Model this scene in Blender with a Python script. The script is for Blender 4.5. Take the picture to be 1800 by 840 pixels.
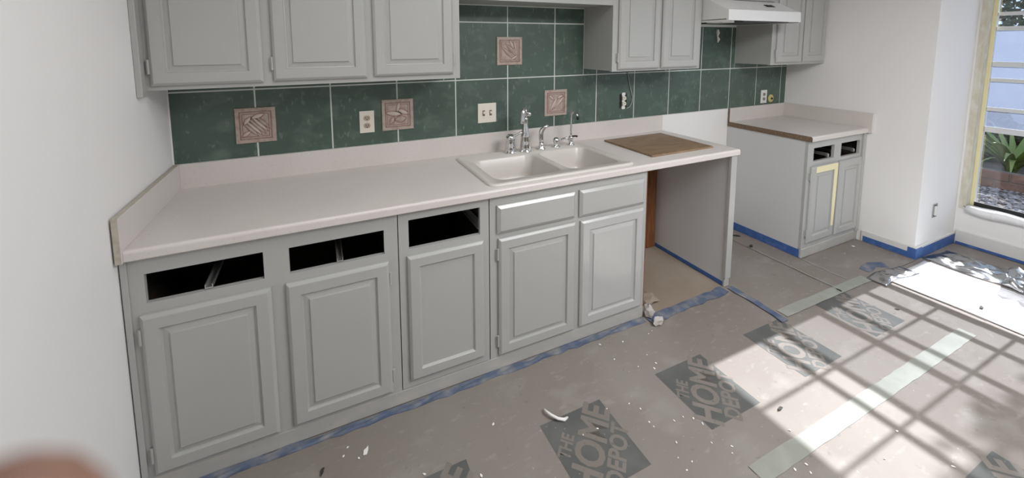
import bpy, bmesh, math, random
from mathutils import Vector, Matrix, noise as mnoise
random.seed(7)
for o in list(bpy.data.objects): bpy.data.objects.remove(o)
SC = bpy.context.scene
COL = SC.collection

# ------------------------------------------------------------------ camera
cam_d = bpy.data.cameras.new('camera'); cam = bpy.data.objects.new('camera', cam_d); COL.objects.link(cam)
right = Vector((0.9136, -0.4065, -0.0055)); up = Vector((0.0474, 0.0931, 0.9945)); fwd = Vector((0.4037, 0.9089, -0.1043))
m = Matrix.Identity(4)
for i in range(3):
    m[i][0] = right[i]; m[i][1] = up[i]; m[i][2] = -fwd[i]
CAM = Vector((0.6269, -2.2612, 1.5755))
m.translation = CAM
cam.matrix_world = m
cam_d.sensor_fit = 'HORIZONTAL'; cam_d.sensor_width = 36.0
cam_d.lens = 36.0*704.3/1800
cam_d.shift_x = (900-869.59)/1800; cam_d.shift_y = (151.82-420)/1800
cam_d.clip_start = 0.005; cam_d.clip_end = 200
cam_d.dof.use_dof = True; cam_d.dof.focus_distance = 2.4; cam_d.dof.aperture_fstop = cam_d.lens/3.4
SC.camera = cam

# ------------------------------------------------------------------ world, sun, exposure
W = bpy.data.worlds.new('sky'); SC.world = W; W.use_nodes = True
bg = W.node_tree.nodes['Background']; bg.inputs[0].default_value = (0.64, 0.81, 1.0, 1); bg.inputs[1].default_value = 1.2
sd = bpy.data.lights.new('sun', 'SUN'); sd.energy = 12.6; sd.angle = math.radians(0.42); sd.color = (1.0, 0.99, 0.98)
sun = bpy.data.objects.new('sun', sd); COL.objects.link(sun)
sun.rotation_euler = Vector((-1, 0, -0.70)).to_track_quat('-Z', 'Y').to_euler()
sun.location = (12, -2, 8)
vs = SC.view_settings; vs.view_transform = 'Standard'; vs.look = 'None'; vs.gamma = 1.0; vs.exposure = 0.0; vs.use_curve_mapping = False
def portal(name, loc, rot, sx, sy):
    d = bpy.data.lights.new(name, 'AREA'); d.shape = 'RECTANGLE'; d.size = sx; d.size_y = sy; d.cycles.is_portal = True
    o = bpy.data.objects.new(name, d); COL.objects.link(o); o.location = loc; o.rotation_euler = rot
LX, PY, WX, RY, CZ = 4.54, -0.962, 5.16, -5.4, 2.44        # right wall, pier face, window wall, rear wall, ceiling
WY0, WY1, WZ0, WZ1 = -1.0, -3.0, 0.30, 2.12                # window opening
portal('window_portal', (WX+0.14, (WY0+WY1)/2, (WZ0+WZ1)/2), (0, math.radians(90), 0), WZ1-WZ0, WY0-WY1)
DY0, DY1, DZ1 = -3.35, -5.15, 2.10                        # unseen sliding door, added to let in more light, further along this wall
portal('added_door_portal', (WX+0.14, (DY0+DY1)/2, DZ1/2), (0, math.radians(90), 0), DZ1, DY0-DY1)

# ------------------------------------------------------------------ materials
def mat(name, col, rough=0.5, metal=0.0, spec=0.5, noise=None, bump=None, coat=0.0):
    """noise=(scale, col2, lo, hi, stretch) ; bump=(scale, strength, dist, stretch)"""
    M = bpy.data.materials.new(name); M.use_nodes = True; t = M.node_tree; b = t.nodes['Principled BSDF']
    c4 = tuple(col)+(1,) if len(col) == 3 else col
    b.inputs['Base Color'].default_value = c4; b.inputs['Roughness'].default_value = rough
    b.inputs['Metallic'].default_value = metal; b.inputs['Specular IOR Level'].default_value = spec
    b.inputs['Coat Weight'].default_value = coat; b.inputs['Coat Roughness'].default_value = 0.12
    geo = t.nodes.new('ShaderNodeNewGeometry')
    def nz(scale, stretch, detail=5, dist=0.0):
        mp = t.nodes.new('ShaderNodeMapping'); mp.inputs['Scale'].default_value = stretch
        t.links.new(geo.outputs['Position'], mp.inputs[0])
        n = t.nodes.new('ShaderNodeTexNoise'); n.inputs['Scale'].default_value = scale; n.inputs['Detail'].default_value = detail
        n.inputs['Distortion'].default_value = dist
        t.links.new(mp.outputs[0], n.inputs['Vector']); return n
    if noise:
        layers = noise if isinstance(noise, list) else [noise]
        prev = None
        for (sc, c2, lo, hi, stretch) in layers:
            n = nz(sc, stretch)
            r = t.nodes.new('ShaderNodeMapRange'); r.inputs[1].default_value = lo; r.inputs[2].default_value = hi
            t.links.new(n.outputs['Fac'], r.inputs[0])
            mx = t.nodes.new('ShaderNodeMix'); mx.data_type = 'RGBA'
            mx.inputs[6].default_value = c4; mx.inputs[7].default_value = tuple(c2)+(1,)
            if prev: t.links.new(prev, mx.inputs[6])
            t.links.new(r.outputs[0], mx.inputs[0]); prev = mx.outputs[2]
        t.links.new(prev, b.inputs['Base Color'])
    if bump:
        sc, st, dist, stretch = bump[:4]
        n = nz(sc, stretch, 4, bump[4] if len(bump) > 4 else 0)
        bp = t.nodes.new('ShaderNodeBump'); bp.inputs['Strength'].default_value = st; bp.inputs['Distance'].default_value = dist
        t.links.new(n.outputs['Fac'], bp.inputs['Height']); t.links.new(bp.outputs[0], b.inputs['Normal'])
    return M
one = (1, 1, 1)
M = {}
M['wall'] = mat('white_wall_paint', (0.84, 0.825, 0.81), 0.7, bump=(60, 0.05, 0.002, one))
M['ceil'] = mat('ceiling_paint', (0.82, 0.81, 0.79), 0.8)
M['cab'] = mat('grey_cabinet_paint', (0.422, 0.422, 0.406), 0.33, bump=(14, 0.10, 0.002, (2.2, 2.2, 0.35), 2.5))
M['cabh'] = mat('grey_cabinet_paint_level_grain', (0.422, 0.422, 0.406), 0.25, spec=1.0, bump=(14, 0.22, 0.002, (0.35, 2.2, 2.2), 2.5))
M['cabg'] = mat('grey_cabinet_gloss', (0.47, 0.47, 0.46), 0.18, spec=1.0, coat=1.0, bump=(16, 0.45, 0.0025, (2.4, 2.4, 0.5), 3.0))
M['cab_lit'] = mat('grey_cabinet_paint_lit', (0.60, 0.60, 0.595), 0.45, bump=(40, 0.05, 0.001, one))  # paler copy of the cabinet grey, light on the side panels put into colour
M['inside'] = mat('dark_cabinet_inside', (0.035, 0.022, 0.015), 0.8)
M['lam'] = mat('white_laminate', (0.665, 0.62, 0.592), 0.32, noise=[(3.0, (0.63, 0.585, 0.555), 0.45, 0.75, one), (120, (0.57, 0.53, 0.50), 0.60, 0.75, one)])
M['lamraw'] = mat('laminate_raw_edge', (0.50, 0.46, 0.39), 0.7, noise=(60, (0.40, 0.36, 0.29), 0.4, 0.7, one))
M['chip'] = mat('brown_chipboard_edge', (0.16, 0.105, 0.065), 0.8, noise=(90, (0.28, 0.20, 0.13), 0.5, 0.7, (1, 1, 2)))
M['sink'] = mat('ivory_sink_composite', (0.62, 0.585, 0.545), 0.28)
M['chrome'] = mat('chrome', (0.72, 0.72, 0.72), 0.10, 1.0)
M['steel'] = mat('runner_steel', (0.62, 0.61, 0.59), 0.35, 0.8)
M['black'] = mat('black_plastic', (0.01, 0.01, 0.01), 0.4)
M['drain'] = mat('drain_steel', (0.4, 0.4, 0.4), 0.3, 1.0)
M['tile'] = mat('green_tile_glaze', (0.073, 0.114, 0.091), 0.33,
    noise=[(2.2, (0.060, 0.094, 0.075), 0.42, 0.66, one), (8, (0.128, 0.178, 0.150), 0.52, 0.80, (1, 1, 1.5)), (38, (0.17, 0.225, 0.19), 0.60, 0.78, (1.3, 1, 0.6))], bump=(30, 0.04, 0.001, one))
M['grout'] = mat('pale_grout', (0.66, 0.68, 0.64), 0.9)
M['relief'] = mat('pink_beige_ceramic', (0.44, 0.355, 0.305), 0.5, noise=(35, (0.33, 0.235, 0.195), 0.48, 0.72, one))
M['reliefd'] = mat('red_brown_ceramic', (0.27, 0.15, 0.13), 0.55, noise=(40, (0.36, 0.22, 0.19), 0.45, 0.7, one))
M['reliefb'] = mat('beige_ceramic_border', (0.56, 0.47, 0.41), 0.5)
M['plate'] = mat('almond_plastic', (0.76, 0.71, 0.62), 0.35)
M['platew'] = mat('white_plastic', (0.80, 0.79, 0.76), 0.35)
M['brownp'] = mat('brown_receptacle', (0.20, 0.12, 0.08), 0.4)
M['recep'] = mat('tan_receptacle', (0.46, 0.36, 0.27), 0.4)
M['recepg'] = mat('grey_receptacle', (0.33, 0.30, 0.27), 0.4)
M['brass'] = mat('yellow_valve_paint', (0.58, 0.50, 0.20), 0.5)
M['wood'] = mat('cutting_board_wood', (0.26, 0.17, 0.10), 0.45, noise=[(9, (0.18, 0.11, 0.06), 0.42, 0.66, (0.6, 5, 1)), (40, (0.33, 0.23, 0.145), 0.52, 0.72, (0.5, 5, 1))])
M['redwood'] = mat('brown_cleat_wood', (0.23, 0.09, 0.035), 0.6, noise=(20, (0.15, 0.055, 0.02), 0.4, 0.7, (4, 4, 0.5)))
PAPER = (0.212, 0.184, 0.163)
M['paper'] = mat('brown_floor_paper', PAPER, 0.75,
    noise=[(1.3, (0.25, 0.225, 0.205), 0.42, 0.68, one), (4, (0.31, 0.288, 0.265), 0.56, 0.84, (1, 1.7, 1)), (20, (0.32, 0.297, 0.275), 0.60, 0.84, (0.7, 1.5, 1)), (70, (0.46, 0.44, 0.42), 0.69, 0.77, one), (26, (0.15, 0.13, 0.115), 0.66, 0.80, one)], bump=(9, 0.25, 0.006, one, 1.0))
M['paper2'] = mat('tan_floor_paper', (0.27, 0.215, 0.165), 0.8, noise=(3, (0.32, 0.27, 0.22), 0.42, 0.7, one), bump=(8, 0.3, 0.006, one))
M['paperl'] = mat('paper_in_print', (0.185, 0.163, 0.145), 0.75, noise=[(5, (0.225, 0.20, 0.18), 0.45, 0.72, one), (60, (0.11, 0.105, 0.10), 0.62, 0.75, one)])
M['ink'] = mat('dark_green_grey_ink', (0.092, 0.095, 0.091), 0.75, noise=[(8, (0.125, 0.126, 0.12), 0.42, 0.7, one), (60, (0.40, 0.38, 0.36), 0.69, 0.76, one)])
M['blue'] = mat('blue_painters_tape', (0.045, 0.115, 0.33), 0.6, noise=(20, (0.10, 0.18, 0.40), 0.5, 0.75, one))
M['blued'] = mat('dusty_blue_tape', (0.095, 0.122, 0.185), 0.7, noise=[(14, (0.235, 0.235, 0.235), 0.42, 0.66, one), (5, (0.055, 0.085, 0.175), 0.47, 0.75, one)], bump=(30, 0.4, 0.004, one))
M['wtape'] = mat('pale_seam_tape', (0.275, 0.283, 0.25), 0.6, noise=(9, (0.33, 0.34, 0.305), 0.45, 0.7, one), bump=(20, 0.3, 0.003, one))
M['ytape'] = mat('yellow_masking_tape', (0.80, 0.74, 0.46), 0.7)
M['ytape2'] = mat('tan_masking_tape', (0.58, 0.545, 0.43), 0.7, noise=(25, (0.66, 0.64, 0.55), 0.45, 0.65, (1, 1, 0.5)))
M['flake'] = mat('white_paint_flake', (0.82, 0.80, 0.77), 0.7)
M['dark'] = mat('dark_scrap', (0.03, 0.03, 0.028), 0.8)
M['chalk'] = mat('pale_scuff', (0.50, 0.47, 0.44), 0.9)
M['base'] = mat('white_baseboard_paint', (0.70, 0.685, 0.66), 0.5)
M['plinth'] = mat('grey_plinth_paint', (0.43, 0.42, 0.395), 0.6, noise=[(6, (0.50, 0.47, 0.43), 0.5, 0.75, (1, 1, 2)), (40, (0.30, 0.285, 0.265), 0.66, 0.8, one)])
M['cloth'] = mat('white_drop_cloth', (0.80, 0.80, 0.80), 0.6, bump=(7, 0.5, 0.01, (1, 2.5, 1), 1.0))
M['frame'] = mat('window_frame_paint', (0.62, 0.63, 0.64), 0.4)
M['hood'] = mat('hood_enamel', (0.74, 0.735, 0.72), 0.3)
M['mesh'] = mat('hood_filter', (0.10, 0.10, 0.10), 0.4, 0.6)
M['galv'] = mat('galvanised_box', (0.45, 0.46, 0.46), 0.4, 0.7)
M['skin'] = mat('skin', (0.235, 0.125, 0.088), 0.65, noise=(90, (0.20, 0.10, 0.07), 0.4, 0.7, one))
M['nail'] = mat('nail', (0.50, 0.28, 0.23), 0.35)
M['earth'] = mat('garden_soil', (0.10, 0.085, 0.075), 0.95, noise=(6, (0.16, 0.14, 0.125), 0.4, 0.7, one))
M['stone'] = mat('gravel_stone', (0.26, 0.25, 0.27), 0.9, noise=(9, (0.13, 0.125, 0.14), 0.4, 0.65, one))
M['brick'] = mat('red_brown_brick', (0.13, 0.072, 0.055), 0.9, noise=(18, (0.19, 0.11, 0.085), 0.45, 0.7, one))
M['leaf'] = mat('strap_leaf', (0.10, 0.17, 0.035), 0.45, noise=(5, (0.20, 0.24, 0.06), 0.4, 0.7, one))
M['hedge'] = mat('hedge_leaf', (0.035, 0.062, 0.030), 0.5, noise=(8, (0.07, 0.10, 0.05), 0.4, 0.7, one))
M['stem'] = mat('hedge_stem', (0.09, 0.06, 0.04), 0.9)
M['stucco'] = mat('pale_stucco', (0.52, 0.55, 0.63), 0.95, noise=(5, (0.45, 0.48, 0.57), 0.4, 0.7, one))
M['patio'] = mat('patio_concrete', (0.42, 0.40, 0.37), 0.9, noise=(4, (0.36, 0.34, 0.31), 0.4, 0.7, one))
def glassy(name, trans_col, kind, w, col):
    Mt = bpy.data.materials.new(name); Mt.use_nodes = True; t = Mt.node_tree; t.nodes.clear()
    out = t.nodes.new('ShaderNodeOutputMaterial'); mix = t.nodes.new('ShaderNodeMixShader'); mix.inputs[0].default_value = w
    a = t.nodes.new('ShaderNodeBsdfTransparent'); a.inputs[0].default_value = tuple(trans_col)+(1,)
    b = t.nodes.new(kind); b.inputs[0].default_value = tuple(col)+(1,)
    if kind == 'ShaderNodeBsdfGlossy': b.inputs['Roughness'].default_value = 0.05 if 'glass' in name else 0.22
    t.links.new(a.outputs[0], mix.inputs[1]); t.links.new(b.outputs[0], mix.inputs[2]); t.links.new(mix.outputs[0], out.inputs[0])
    return Mt
M['glass'] = glassy('clear_window_glass', (0.97, 0.98, 1.0), 'ShaderNodeBsdfGlossy', 0.05, (1, 1, 1))
M['film'] = glassy('hazy_window_film', (0.95, 0.97, 1.0), 'ShaderNodeBsdfTranslucent', 0.33, (0.20, 0.225, 0.30))
M['plastic'] = glassy('clear_plastic_film', (0.62, 0.62, 0.63), 'ShaderNodeBsdfGlossy', 0.36, (0.95, 0.95, 0.95))

# ------------------------------------------------------------------ helpers
WPOS = {}
def link(name, me, material, parent, loc):
    o = bpy.data.objects.new(name, me); COL.objects.link(o)
    if material is not None:
        me.materials.clear(); me.materials.append(material)
    if parent is not None:
        o.parent = parent; o.location = loc - WPOS[parent]
    else: o.location = loc
    WPOS[o] = Vector(loc); return o
def obj(name, bm, material, parent=None, smooth=False, base=True):
    """one bmesh (world coordinates) -> one object whose origin is its own base centre"""
    bm.normal_update()
    vs_ = [v.co for v in bm.verts]
    lo = Vector([min(v[i] for v in vs_) for i in range(3)]); hi = Vector([max(v[i] for v in vs_) for i in range(3)])
    c = (lo+hi)/2; c.z = lo.z
    bmesh.ops.translate(bm, verts=bm.verts, vec=-c)
    me = bpy.data.meshes.new(name); bm.to_mesh(me); bm.free()
    if smooth:
        for p in me.polygons: p.use_smooth = True
    return link(name, me, material, parent, c)
def tag(o, label=None, cat=None, group=None, kind=None):
    if label: o['label'] = label
    if cat: o['category'] = cat
    if group: o['group'] = group
    if kind: o['kind'] = kind
    return o
def thing(name, loc, label, cat, group=None):
    o = bpy.data.objects.new(name, None); COL.objects.link(o); o.empty_display_size = 0.05
    o.location = loc; WPOS[o] = Vector(loc); return tag(o, label, cat, group)
def box(bm, x0, x1, y0, y1, z0, z1, bev=0.0, seg=2):
    x0, x1 = min(x0, x1), max(x0, x1); y0, y1 = min(y0, y1), max(y0, y1); z0, z1 = min(z0, z1), max(z0, z1)
    r = bmesh.ops.create_cube(bm, size=1.0)
    for v in r['verts']:
        v.co = Vector((x0+(v.co.x+.5)*(x1-x0), y0+(v.co.y+.5)*(y1-y0), z0+(v.co.z+.5)*(z1-z0)))
    if bev:
        es = list({e for v in r['verts'] for e in v.link_edges})
        bmesh.ops.bevel(bm, geom=es, offset=bev, segments=seg, affect='EDGES', profile=0.6)
    return bm
def nb(*a, **k): return box(bmesh.new(), *a, **k)
def poly_prism(bm, pts, axis, a, b):
    """extrude a closed 2D outline along an axis between a and b"""
    def P(p, t):
        return {'X': (t, p[0], p[1]), 'Y': (p[0], t, p[1]), 'Z': (p[0], p[1], t)}[axis]
    A = [bm.verts.new(P(p, a)) for p in pts]; B = [bm.verts.new(P(p, b)) for p in pts]
    n = len(pts); f = []
    f.append(bm.faces.new(A)); f.append(bm.faces.new(B[::-1]))
    for i in range(n): f.append(bm.faces.new((A[i], B[i], B[(i+1) % n], A[(i+1) % n])))
    bmesh.ops.recalc_face_normals(bm, faces=f); return bm
def tube(bm, pts, r, n=10, caps=True):
    """a tube along pts; r is one radius or a list"""
    pts = [Vector(p) for p in pts]; rs = r if isinstance(r, (list, tuple)) else [r]*len(pts)
    rings = []; prevx = None
    for i, p in enumerate(pts):
        d = (pts[min(i+1, len(pts)-1)]-pts[max(i-1, 0)]).normalized()
        x = prevx - d*prevx.dot(d) if prevx is not None else d.orthogonal()
        if x.length < 1e-6: x = d.orthogonal()
        x.normalize(); prevx = x; y = d.cross(x)
        rings.append([bm.verts.new(p+rs[i]*(math.cos(2*math.pi*k/n)*x+math.sin(2*math.pi*k/n)*y)) for k in range(n)])
    fs = []
    for a, b in zip(rings, rings[1:]):
        for k in range(n): fs.append(bm.faces.new((a[k], a[(k+1) % n], b[(k+1) % n], b[k])))
    if caps: fs.append(bm.faces.new(rings[0][::-1])); fs.append(bm.faces.new(rings[-1]))
    bmesh.ops.recalc_face_normals(bm, faces=fs); return bm
def lathe(bm, x, y, prof, n=20):
    return tube(bm, [(x, y, z) for r, z in prof], [r for r, z in prof], n)
def plate(bm, x0, x1, z0, z1, y0, y1, holes, axis='Y'):
    """a board with rectangular holes (a,b,c,d)=(x0,x1,z0,z1); axis = its thickness direction"""
    xs = sorted({x0, x1, *[h[0] for h in holes], *[h[1] for h in holes]}); zs = sorted({z0, z1, *[h[2] for h in holes], *[h[3] for h in holes]})
    cell = {}
    for i in range(len(xs)-1):
        for j in range(len(zs)-1):
            cx, cz = (xs[i]+xs[i+1])/2, (zs[j]+zs[j+1])/2
            cell[i, j] = not any(h[0] < cx < h[1] and h[2] < cz < h[3] for h in holes)
    V = {}
    def v(i, j, s):
        k = (i, j, s)
        if k not in V:
            t = y1 if s else y0
            V[k] = bm.verts.new((xs[i], t, zs[j]) if axis == 'Y' else (t, xs[i], zs[j]) if axis == 'X' else (xs[i], zs[j], t))
        return V[k]
    fs = []
    for (i, j), s in cell.items():
        if not s: continue
        fs.append(bm.faces.new((v(i, j, 0), v(i+1, j, 0), v(i+1, j+1, 0), v(i, j+1, 0))))
        fs.append(bm.faces.new((v(i, j, 1), v(i, j+1, 1), v(i+1, j+1, 1), v(i+1, j, 1))))
        for (di, dj, a, b) in ((-1, 0, (i, j), (i, j+1)), (1, 0, (i+1, j), (i+1, j+1)), (0, -1, (i, j), (i+1, j)), (0, 1, (i, j+1), (i+1, j+1))):
            if not cell.get((i+di, j+dj), False):
                fs.append(bm.faces.new((v(*a, 0), v(*b, 0), v(*b, 1), v(*a, 1))))
    bmesh.ops.recalc_face_normals(bm, faces=fs); return bm
def rings_panel(x0, x1, z0, z1, yf, prof, back):
    """concentric rectangles (inset, depth behind yf) facing -Y, closed at the back"""
    bm = bmesh.new(); R = []
    for ins, d in prof:
        R.append([bm.verts.new(p) for p in ((x0+ins, yf+d, z0+ins), (x1-ins, yf+d, z0+ins), (x1-ins, yf+d, z1-ins), (x0+ins, yf+d, z1-ins))])
    for a, b in zip(R, R[1:]):
        for k in range(4): bm.faces.new((a[k], a[(k+1) % 4], b[(k+1) % 4], b[k]))
    bm.faces.new(R[-1]); bm.faces.new(R[0][::-1])
    bmesh.ops.recalc_face_normals(bm, faces=bm.faces); return bm
def struct(name, bm, material, parent=None):
    o = obj(name, bm, material, parent)
    if parent is None: o['kind'] = 'structure'
    return o

# ------------------------------------------------------------------ the room
floor = struct('floor', nb(-0.15, 5.4, RY-0.2, 0.15, -0.12, -0.004), mat('floor_slab', (0.30, 0.28, 0.26), 0.9))
wall_back = struct('wall_back', nb(-0.15, LX+0.75, 0.0, 0.15, -0.004, CZ), M['wall'])
struct('wall_left', nb(-0.15, 0.0, RY, -0.0005, -0.004, CZ), M['wall'])
struct('wall_right', nb(LX, WX+0.15, PY, -0.0005, -0.004, CZ), M['wall'])
bm = plate(bmesh.new(), RY, PY-0.0005, -0.004, CZ, WX, WX+0.15, [(WY1, WY0, WZ0, WZ1), (DY1, DY0, -0.004, DZ1)], axis='X'); struct('wall_window', bm, M['wall'])
struct('wall_rear', nb(-0.15, WX+0.15, RY-0.15, RY-0.0005, -0.004, CZ), M['wall'])
struct('ceiling', nb(-0.15, WX+0.15, RY-0.15, 0.15, CZ+0.0005, CZ+0.1), M['ceil'])
def baseboard(name, x0, x1, y0, y1, h=0.092): return struct(name, nb(x0, x1, y0, y1, 0.003, h, 0.004), M['base'])
baseboard('baseboard_right', LX-0.014, LX-0.0005, PY-0.014, -0.655)
baseboard('baseboard_pier', LX, WX-0.0005, PY-0.014, PY-0.0005)
baseboard('baseboard_window', WX-0.014, WX-0.0005, DY0+0.02, PY-0.016, 0.115)
baseboard('baseboard_left', 0.0005, 0.013, RY+0.02, -0.70)

# green wall tiles, one object each, under the back wall
S = 0.3433; ZT = 1.3642; Z0 = 1.030; G = 0.0036
obj('grout_bed', plate(bmesh.new(), 0.001, LX-0.001, Z0, 1.83, -0.0088, -0.0005, []), M['grout'], wall_back)
obj('corner_caulk', nb(0.0003, 0.0055, -0.0125, -0.0089, Z0, 1.402), M['flake'], wall_back)
tile_me = {}
def tile(x0, x1, z0, z1):
    k = (round(x1-x0, 4), round(z1-z0, 4))
    if k not in tile_me:
        b = nb(-k[0]/2, k[0]/2, -0.004, -0.0031, 0, k[1]); me = bpy.data.meshes.new('tile'); b.to_mesh(me); b.free(); me.materials.append(M['tile']); tile_me[k] = me
    return link('tile', tile_me[k], None, wall_back, Vector(((x0+x1)/2, -0.0055, z0)))
for i in range(14):
    a, b = S*i+G, min(S*(i+1), LX)-G
    if i == 0: a = 0.004
    if b-a < 0.02: continue
    tile(a, b, Z0+0.001, ZT-G)
    for lo, hi in ((0.004, 1.300), (2.292, 3.050), (3.830, LX-0.003)):       # cut tiles that end behind the wall cabinets
        a2, b2 = max(a, lo), min(b, hi)
        if b2-a2 > 0.015: tile(a2, b2, ZT+G, 1.418)
    for lo, hi in ((1.303, 2.288), (3.054, 3.826)):
        a2, b2 = max(a, lo), min(b, hi)
        if b2-a2 > 0.015:
            tile(a2, b2, ZT+G, ZT+S-G)
            if lo < 2: tile(a2, b2, ZT+S+G, 1.806)
# four relief tiles
def lens(bm, cx, cz, L, wd, ang, h, y=-0.017, n=9):
    """a leaf- or pod-shaped lump lying on the tile face"""
    ca, sa = math.cos(ang), math.sin(ang); rows = []
    for i in range(n):
        t = i/(n-1); u = (t-.5)*L; ww = wd*math.sin(math.pi*min(max(t, .02), .98))**0.8
        rows.append([bm.verts.new((cx+ca*u-sa*v*ww, y-h*k*math.sin(math.pi*min(max(t, .02), .98)), cz+sa*u+ca*v*ww)) for v, k in ((-.5, 0), (-.25, .8), (0, 1), (.25, .8), (.5, 0))])
    for a, b in zip(rows, rows[1:]):
        for k in range(4): bm.faces.new((a[k], a[k+1], b[k+1], b[k]))
    bmesh.ops.recalc_face_normals(bm, faces=bm.faces)
def relief_tile(cx, cz, kind):
    h = 0.0865; y1 = -0.0096; yf = -0.0185
    t = obj('relief_tile', rings_panel(cx-h, cx+h, cz-h, cz+h, yf, [(0, .0088), (0, .0015), (.002, 0), (.016, 0), (.018, .002), (.020, .002), (.022, 0.0005)], y1), M['relief'], wall_back)
    bm = bmesh.new()
    for k in (0.0195, 0.029):
        w = 0.0028; q = h-k
        for (a, b, c, d) in ((-q, q, q-w, q), (-q, q, -q, -q+w), (-q, -q+w, -q, q), (q-w, q, -q, q)):
            box(bm, cx+a, cx+b, yf-0.0012, yf+0.001, cz+c, cz+d)
    obj('border_line', bm, M['reliefd'], t)
    bm = bmesh.new(); bd = bmesh.new(); yy = yf+0.0008
    D = math.radians
    bm.verts.ensure_lookup_table()
    if kind == 0:
        for k in range(5): lens(bm if k % 2 else bd, cx+0.004+0.011*(k-2), cz-0.004+0.007*(k-2), 0.085-0.008*abs(k-2), 0.015, D(-48), 0.010, yy)
        lens(bm, cx+0.008, cz+0.038, 0.05, 0.018, D(20), 0.006, yy); lens(bm, cx-0.03, cz+0.02, 0.04, 0.016, D(50), 0.006, yy); lens(bm, cx-0.035, cz-0.034, 0.04, 0.014, D(35), 0.006, yy)
    elif kind == 1:
        lens(bm, cx-0.02, cz+0.006, 0.07, 0.022, D(-8), 0.010, yy); lens(bd, cx+0.012, cz-0.022, 0.05, 0.03, D(5), 0.011, yy); lens(bm, cx+0.024, cz+0.012, 0.055, 0.02, D(-25), 0.009, yy)
        lens(bd, cx-0.028, cz-0.026, 0.036, 0.02, D(60), 0.007, yy); lens(bm, cx+0.002, cz+0.036, 0.045, 0.016, D(75), 0.007, yy)
    elif kind == 2:
        lens(bd, cx-0.012, cz-0.010, 0.09, 0.020, D(-42), 0.010, yy); lens(bd, cx+0.008, cz+0.006, 0.09, 0.020, D(-46), 0.010, yy)
        lens(bm, cx+0.012, cz+0.034, 0.05, 0.016, D(-60), 0.006, yy); lens(bm, cx+0.03, cz+0.03, 0.05, 0.012, D(-80), 0.006, yy); lens(bm, cx+0.026, cz-0.036, 0.05, 0.012, D(30), 0.006, yy)
    else:
        for k in range(3): lens(bd if k == 1 else bm, cx-0.014+0.018*k, cz-0.006+0.004*k, 0.085, 0.017, D(58-6*k), 0.009, yy)
        lens(bm, cx+0.026, cz+0.032, 0.04, 0.014, D(20), 0.006, yy); lens(bm, cx-0.03, cz+0.03, 0.04, 0.014, D(-40), 0.006, yy)
    bm.verts.ensure_lookup_table(); bd.verts.ensure_lookup_table()
    for b_, k_ in ((bm, 1), (bd, 1)):
        for v in b_.verts: v.co.x = cx+(v.co.x-cx)*1.18; v.co.z = cz+(v.co.z-cz)*1.18
    bo = bmesh.new()                                                      # incised dark outline behind each shape
    for b_ in (bm, bd):
        for isl in [b_.verts[k:k+45] for k in range(0, len(b_.verts), 45)]:
            c_ = sum((v.co for v in isl), Vector())/len(isl); rows_ = [isl[k:k+5] for k in range(0, 45, 5)]
            nv = [[bo.verts.new((c_.x+(v.co.x-c_.x)*1.10+(0.0022 if v.co.x > c_.x else -0.0022), yy-0.0009, c_.z+(v.co.z-c_.z)*1.10+(0.0022 if v.co.z > c_.z else -0.0022))) for v in (r_[0], r_[4])] for r_ in rows_]
            for p_, q_ in zip(nv, nv[1:]): bo.faces.new((p_[0], p_[1], q_[1], q_[0]))
    obj('vegetable_relief', bm, M['reliefb'], t, True); obj('vegetable_detail', bd, M['relief'], t, True); obj('incised_outline', bo, M['reliefd'], t)
relief_tile(0.3415, 1.188, 0); relief_tile(1.030, 1.188, 1); relief_tile(1.727, 1.534, 2); relief_tile(2.068, 1.188, 3)
tag(obj('paint_drip', tube(bmesh.new(), [(3.597, -0.011, 1.684), (3.599, -0.013, 1.655), (3.600, -0.011, 1.63), (3.610, -0.013, 1.605), (3.606, -0.011, 1.58)], [.010, .015, .006, .013, .004], 8), M['flake'], None, True),
    'white paint drip on the green tile below the range hood', 'paint drip')

# ------------------------------------------------------------------ window 1 and what it shows
win = thing('window_1', Vector((WX+0.08, (WY0+WY1)/2, WZ0)), None, None); win['kind'] = 'structure'
FX0, FX1 = 5.235, 5.290
obj('frame', plate(bmesh.new(), WY1+0.001, WY0-0.001, WZ0+0.001, WZ1-0.001, FX0, FX1, [(WY1+0.035, WY0-0.028, WZ0+0.03, WZ1-0.035)], axis='X'), M['frame'], win)
bars = [(1.655, 1.687), (1.765, 1.792), (1.388, 1.426), (1.275, 1.303), (1.054, 1.084), (0.892, 0.935)]
for z0, z1 in bars: obj('horizontal_bar', nb(FX0+0.024, FX1-0.014, WY1+0.036, WY0-0.029, z0, z1, 0.003, 1), M['frame'], win)
vy = [-1.288, -1.577, -1.866, -2.155, -2.444, -2.733]
for y in vy: obj('vertical_bar', nb(FX0+0.025, FX1-0.015, y-0.0085, y+0.0085, 0.936, WZ1-0.036, 0.002, 1), M['frame'], win)
edges = [WZ0+0.03]+sorted([z for b_ in bars for z in b_])+[WZ1-0.035]
for a, b in zip(edges[0::2], edges[1::2]):
    film = 0.93 < (a+b)/2 < 1.60
    obj('pane', nb(FX0+0.030, FX0+0.033, WY1+0.036, WY0-0.029, a+0.0005, b-0.0005), M['film' if film else 'glass'], win)
obj('jamb_lining', nb(WX-0.004, FX0-0.001, WY0-0.012, WY0-0.0005, WZ0+0.012, WZ1-0.012), M['ytape2'], win)
obj('masking_strip', nb(FX0-0.006, FX0-0.0006, WY0-0.034, WY0-0.0125, WZ0+0.014, WZ1-0.014), M['ytape'], win)
bm = bmesh.new(); n = 30                                                  # paper laid over the sill, hanging a little over its edge
prof = [(FX0-0.002, 0.005), (WX+0.05, 0.012), (WX-0.005, 0.008), (WX-0.018, -0.006), (WX-0.022, -0.030)]
rows = []
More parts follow.
